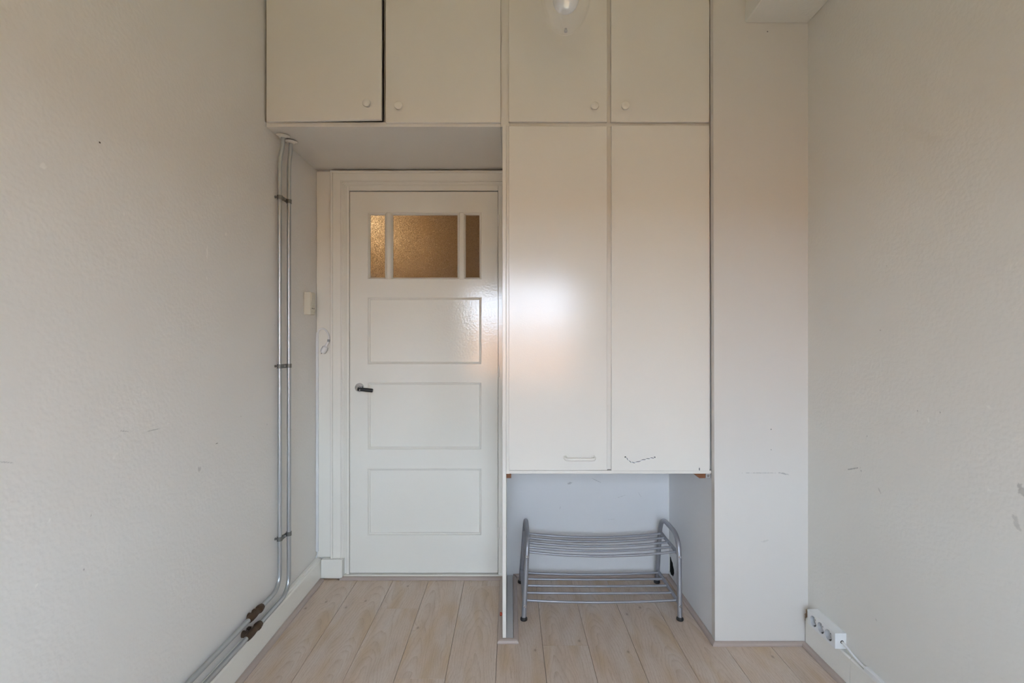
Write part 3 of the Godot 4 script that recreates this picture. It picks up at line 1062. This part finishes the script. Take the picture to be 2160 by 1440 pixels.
# ------------------------------------------------------------------ switch, conduit and plug in the left back corner
func left_corner_fittings() -> void:
	var x := XL
	var t := thing("light_switch", "cream surface switch over socket on the left wall by the door", "light switch", V(x, 1.425, 2.457))
	var s := Shape.new()
	var f := x + 0.035
	s.box(V(x + 0.0003, 1.3685, 2.430), V(f, 1.4815, 2.487), 0.003)
	part("housing", s, M.cream_plastic, t)
	s = Shape.new()
	s.prism(PackedVector2Array([Vector2(f - 0.002, 1.4330), Vector2(f + 0.0015, 1.4330), Vector2(f + 0.005, 1.4760), Vector2(f - 0.002, 1.4760)]), V(0, 0, 2.437), V(1, 0, 0), V(0, 1, 0), V(0, 0, 0.043))
	part("rocker", s, M.cream_plastic, t)
	s = Shape.new()
	s.lathe(V(f - 0.0005, 1.400, 2.4585), Vector3(1, 0, 0), PackedVector2Array([Vector2(0.0235, -0.002), Vector2(0.0235, 0.002), Vector2(0.0200, 0.002), Vector2(0.0195, 0.0008), Vector2(0, 0.0008)]), 32)
	part("socket_ring", s, M.cream_plastic, t)
	for q in [-0.0095, 0.0095]:
		s = Shape.new()
		s.lathe(V(f + 0.0002, 1.400, 2.4585 + q), Vector3(1, 0, 0), PackedVector2Array([Vector2(0.003, -0.001), Vector2(0.003, 0.0012), Vector2(0, 0.0013)]), 12)
		part("pin_hole", s, M.dark_hole, t)

	# conduit in the corner
	var zb := ZB - 0.0105
	t = thing("cable_conduit", "slim white cable conduit standing in the corner left of the door", "conduit", V(XL + 0.008, 0.13, zb))
	s = Shape.new()
	s.box(V(XL + 0.0012, 0.137, zb), V(XL + 0.0135, 1.286, zb - 0.010), 0.0015)
	part("channel", s, M.white_plastic, t)
	s = Shape.new()
	s.tube(smooth_curve([V(XL + 0.008, 0.145, zb - 0.005), V(XL + 0.009, 0.130, zb - 0.008), V(XL + 0.006, 0.113, zb - 0.012), V(XL + 0.003, 0.1095, zb - 0.016)], 5), 0.003, 10)
	part("cable_end", s, M.white_plastic, t)

	t = thing("cable_plug", "white cable curled out of the corner conduit, ending in a plug", "cable", V(XL + 0.04, 1.25, zb))
	s = Shape.new()
	var P := func(px: float, py: float, off: float) -> Vector3: return V((px - 1076.0) / 404.0, EYE - (py - 729.0) / 404.0, zb - off)
	s.tube(smooth_curve([P.call(669.0, 702.0, 0.005), P.call(672.0, 695.5, 0.007), P.call(680.0, 692.5, 0.010), P.call(688.0, 697.0, 0.012), P.call(693.0, 707.0, 0.013), P.call(694.0, 716.0, 0.014), P.call(692.5, 724.0, 0.014)], 6), 0.0042, 12)
	part("cord", s, M.white_plastic, t)
	s = Shape.new()
	var d0: Vector3 = P.call(693.2, 715.5, 0.014)
	var d1: Vector3 = P.call(692.6, 720.5, 0.014)
	s.tube(PackedVector3Array([d0, d1]), 0.0066, 12)
	var tp := part("tape", s, M.grey_tape, t)
	tp.set_meta("label", "band of grey tape")
	s = Shape.new()
	var e0: Vector3 = P.call(692.6, 720.0, 0.015)
	var e1: Vector3 = P.call(681.0, 743.5, 0.017)
	s.lathe(e0, e1 - e0, PackedVector2Array([Vector2(0.0045, 0), Vector2(0.0055, 0.010), Vector2(0.0062, 0.022), Vector2(0.0075, 0.028), Vector2(0.0150, 0.033), Vector2(0.0165, 0.046), Vector2(0.0160, 0.060), Vector2(0.0125, 0.066), Vector2(0.006, 0.067)]), 20)
	part("plug", s, M.white_plastic, t)
	s = Shape.new()
	var dir := (e1 - e0).normalized()
	s.tube(PackedVector3Array([e0 + dir * 0.062 + Vector3(-0.004, 0.002, 0), e0 + dir * 0.074 + Vector3(-0.004, 0.002, 0)]), 0.0022, 10)
	part("pin", s, M.clamp_steel, t)


# ------------------------------------------------------------------ shoe rack
func shoe_rack() -> void:
	var t := thing("shoe_rack", "silver tubular two-tier shoe rack standing in the niche", "shoe rack", V(0.41, 0, 2.36))
	var R := 0.0108
	for side in 2:
		var foot_x := 0.0610 if side == 0 else 0.7530
		var top_x := 0.0800 if side == 0 else 0.7650
		var ff := V(foot_x, 0.010, 2.186)
		var fb := V(foot_x - (0.006 if side == 0 else 0.0), 0.010, 2.530)
		var tf := V(top_x, 0.352, 2.236)
		var tb := V(top_x - 0.002, 0.352, 2.496)
		var s := Shape.new()
		s.tube(rounded([ff, tf, tb, fb], 0.085, 12), R, 20)
		part("side_frame", s, M.rack_silver, t)
		for f in [ff, fb]:
			s = Shape.new()
			s.lathe(f, Vector3.UP, PackedVector2Array([Vector2(0, -0.010), Vector2(0.0145, -0.010), Vector2(0.0160, -0.007), Vector2(0.0155, -0.001), Vector2(0.0125, 0.003), Vector2(0.0112, 0.004)]), 24)
			part("foot", s, M.black_plastic, t)
		for lev in [0.272, 0.066]:
			var k: float = (lev - 0.010) / 0.342
			var a := ff.lerp(tf, k)
			var b := fb.lerp(tb, k)
			s = Shape.new()
			s.tube(PackedVector3Array([a, b]), 0.0085, 16)
			part("crossbar", s, M.rack_silver, t)
			s = Shape.new()
			s.lathe(a + Vector3(0.001, -0.006, R - 0.001), Vector3(0, 0, 1), PackedVector2Array([Vector2(0.0065, -0.002), Vector2(0.0065, 0.001), Vector2(0.0050, 0.0025), Vector2(0.0025, 0.0028), Vector2(0.0022, 0.0012), Vector2(0, 0.0012)]), 18)
			part("bolt", s, M.bolt_steel, t)
	for lev in [[0.272, 0.020], [0.066, 0.010]]:
		var k: float = (lev[0] - 0.010) / 0.342
		var za := lerpf(2.186, 2.236, k) + 0.030
		var zb := lerpf(2.530, 2.496, k) - 0.030
		var xa := lerpf(0.061, 0.080, k) + 0.004
		var xb := lerpf(0.753, 0.765, k) - 0.006
		for i in 5:
			var z := lerpf(za, zb, i / 4.0)
			var sag: float = lev[1] * (1.0 if lev[1] > 0.015 or i == 0 or i == 4 else 0.3)
			var pts := PackedVector3Array()
			for j in 13:
				var u := j / 12.0
				pts.append(V(lerpf(xa, xb, u), lev[0] - sag * (1.0 - pow(2.0 * u - 1.0, 2.0)) + 0.002, z))
			var s := Shape.new()
			s.tube(pts, 0.0054, 12)
			part("rod", s, M.rack_silver, t)


# ------------------------------------------------------------------ power strip on the right wall
func power_strip() -> void:
	var za := 1.778
	var zb := 1.944
	var y0 := 0.1225
	var y1 := 0.1780
	var xf := XR - 0.041
	var t := thing("power_strip", "white three-socket power strip fixed above the right baseboard", "power strip", V(XR, 0.15, 1.86))
	var body := CSGBox3D.new()
	body.name = "housing"
	body.size = Vector3(0.0405, y1 - y0, zb - za)
	body.material = M.white_plastic
	t.add_child(body)
	var mid := V(XR - 0.02075, (y0 + y1) / 2.0, (za + zb) / 2.0)
	body.position = mid - t.position
	for i in 3:
		var c := V(xf - 0.001, 0.1500, zb - 0.0375 - 0.0455 * i)
		var well := CSGCylinder3D.new()
		well.name = "well"
		well.operation = CSGShape3D.OPERATION_SUBTRACTION
		well.radius = 0.0195
		well.height = 0.034
		well.sides = 36
		body.add_child(well)
		well.position = c - mid
		well.rotation.z = PI / 2
		var s := Shape.new()
		var floor_x := xf + 0.0160
		s.lathe(V(floor_x + 0.0006, 0.1500, zb - 0.0375 - 0.0455 * i), Vector3(-1, 0, 0), PackedVector2Array([Vector2(0.019, -0.0005), Vector2(0.019, 0.0012), Vector2(0, 0.0014)]), 30)
		var so := part("socket", s, M.white_plastic, t)
		for q in [-0.0095, 0.0095]:
			s = Shape.new()
			s.lathe(V(floor_x - 0.0007, 0.1500, zb - 0.0375 - 0.0455 * i + q), Vector3(-1, 0, 0), PackedVector2Array([Vector2(0.0028, -0.0005), Vector2(0.0028, 0.0006), Vector2(0, 0.0007)]), 12)
			var ph := part("pin_hole", s, M.dark_hole, so)
			ph.position = Vector3.ZERO
		for q in [-1.0, 1.0]:
			s = Shape.new()
			s.box(V(xf + 0.004, 0.1500 + q * 0.0190, zb - 0.0375 - 0.0455 * i - 0.003), V(xf + 0.015, 0.1500 + q * 0.0165, zb - 0.0375 - 0.0455 * i + 0.003), 0.0005)
			var ec := part("earth_clip", s, M.clamp_steel, so)
			ec.position = Vector3.ZERO
	var s := Shape.new()
	s.lathe(V(XR - 0.016, 0.147, za), Vector3(0, 0, 1), PackedVector2Array([Vector2(0.0062, -0.001), Vector2(0.0062, 0.0006), Vector2(0, 0.0007)]), 20)
	part("cord_hole", s, M.dark_hole, t)
	# cord to the conduit
	var c := thing("extension_cable", "white cable running from the power strip down to the conduit", "cable", V(XR - 0.014, 0.14, 1.72))
	s = Shape.new()
	s.tube(smooth_curve([V(XR - 0.0165, 0.147, za - 0.0015), V(XR - 0.0150, 0.145, za - 0.014), V(XR - 0.0110, 0.133, 1.735), V(XR - 0.0085, 0.124, 1.700), V(XR - 0.0080, 0.1215, 1.672)], 8), 0.0040, 14)
	part("sheath", s, M.white_plastic, c)
	var d := thing("cable_conduit", "white cable conduit lying along the top of the right baseboard", "conduit", V(XR, 0.12, 1.2))
	s = Shape.new()
	s.box(V(XR - 0.0005, 0.1142, 1.671), V(XR - 0.0150, 0.1300, ZW + 0.02), 0.0015)
	part("channel", s, M.white_plastic, d)


# ------------------------------------------------------------------ pendant lamp
func pendant() -> void:
	var z := 1.50
	var x := (1193.5 - 1076.0) / 1040.0 * z
	var low := 2.165
	var t := thing("pendant_lamp", "unlit clear glass pendant with a frosted bulb, hanging before the cupboards", "lamp", V(x, low, z))
	var o := V(x, low, z)
	var outer := PackedVector2Array()
	for i in 15:
		var a := 0.5 * PI * i / 14.0
		outer.append(Vector2(0.078 * sin(a), 0.125 * (1.0 - cos(a))))
	outer.append_array([Vector2(0.079, 0.145), Vector2(0.076, 0.175), Vector2(0.066, 0.21), Vector2(0.048, 0.24), Vector2(0.032, 0.255)])
	var wall := outer.duplicate()
	for i in range(outer.size() - 1, -1, -1):
		wall.append(Vector2(maxf(outer[i].x - 0.0025, 0.0), outer[i].y + (0.0025 if i < 15 else 0.0)))
	var s := Shape.new()
	s.lathe(o, Vector3.UP, wall, 48)
	part("glass_shade", s, M.clear_glass, t)
	s = Shape.new()
	s.lathe(o + Vector3(0, 0.0035, 0), Vector3.UP, PackedVector2Array([Vector2(0, 0), Vector2(0.005, 0.0005), Vector2(0.0052, 0.005), Vector2(0.003, 0.008), Vector2(0.0035, 0.011), Vector2(0, 0.013)]), 16)
	part("glass_tip", s, mat("tip_grey", Color(0.42, 0.41, 0.38), 0.25), t)
	s = Shape.new()
	var bulb := PackedVector2Array()
	for i in 13:
		var a := 0.62 * PI * i / 12.0
		bulb.append(Vector2(0.0395 * sin(a), 0.0395 * (1.0 - cos(a))))
	bulb.append_array([Vector2(0.030, 0.066), Vector2(0.0215, 0.082), Vector2(0.0175, 0.095), Vector2(0.0172, 0.104), Vector2(0, 0.105)])
	s.lathe(o + Vector3(0, 0.064, 0), Vector3.UP, bulb, 36)
	part("bulb", s, M.frosted_bulb, t)
	s = Shape.new()
	s.lathe(o + Vector3(0, 0.166, 0), Vector3.UP, PackedVector2Array([Vector2(0.013, 0), Vector2(0.022, 0.002), Vector2(0.022, 0.086), Vector2(0.036, 0.088), Vector2(0.036, 0.115), Vector2(0.012, 0.135), Vector2(0.004, 0.138)]), 28)
	part("lamp_holder", s, M.white_plastic, t)
	s = Shape.new()
	s.tube(PackedVector3Array([o + Vector3(0, 0.300, 0), V(x, TOP - 0.02, z)]), 0.0035, 10)
	part("cord", s, M.white_plastic, t)
	s = Shape.new()
	s.lathe(V(x, TOP - 0.0005, z), Vector3(0, -1, 0), PackedVector2Array([Vector2(0.05, 0), Vector2(0.048, 0.012), Vector2(0.02, 0.028), Vector2(0.004, 0.03)]), 28)
	part("ceiling_rose", s, M.white_plastic, t)
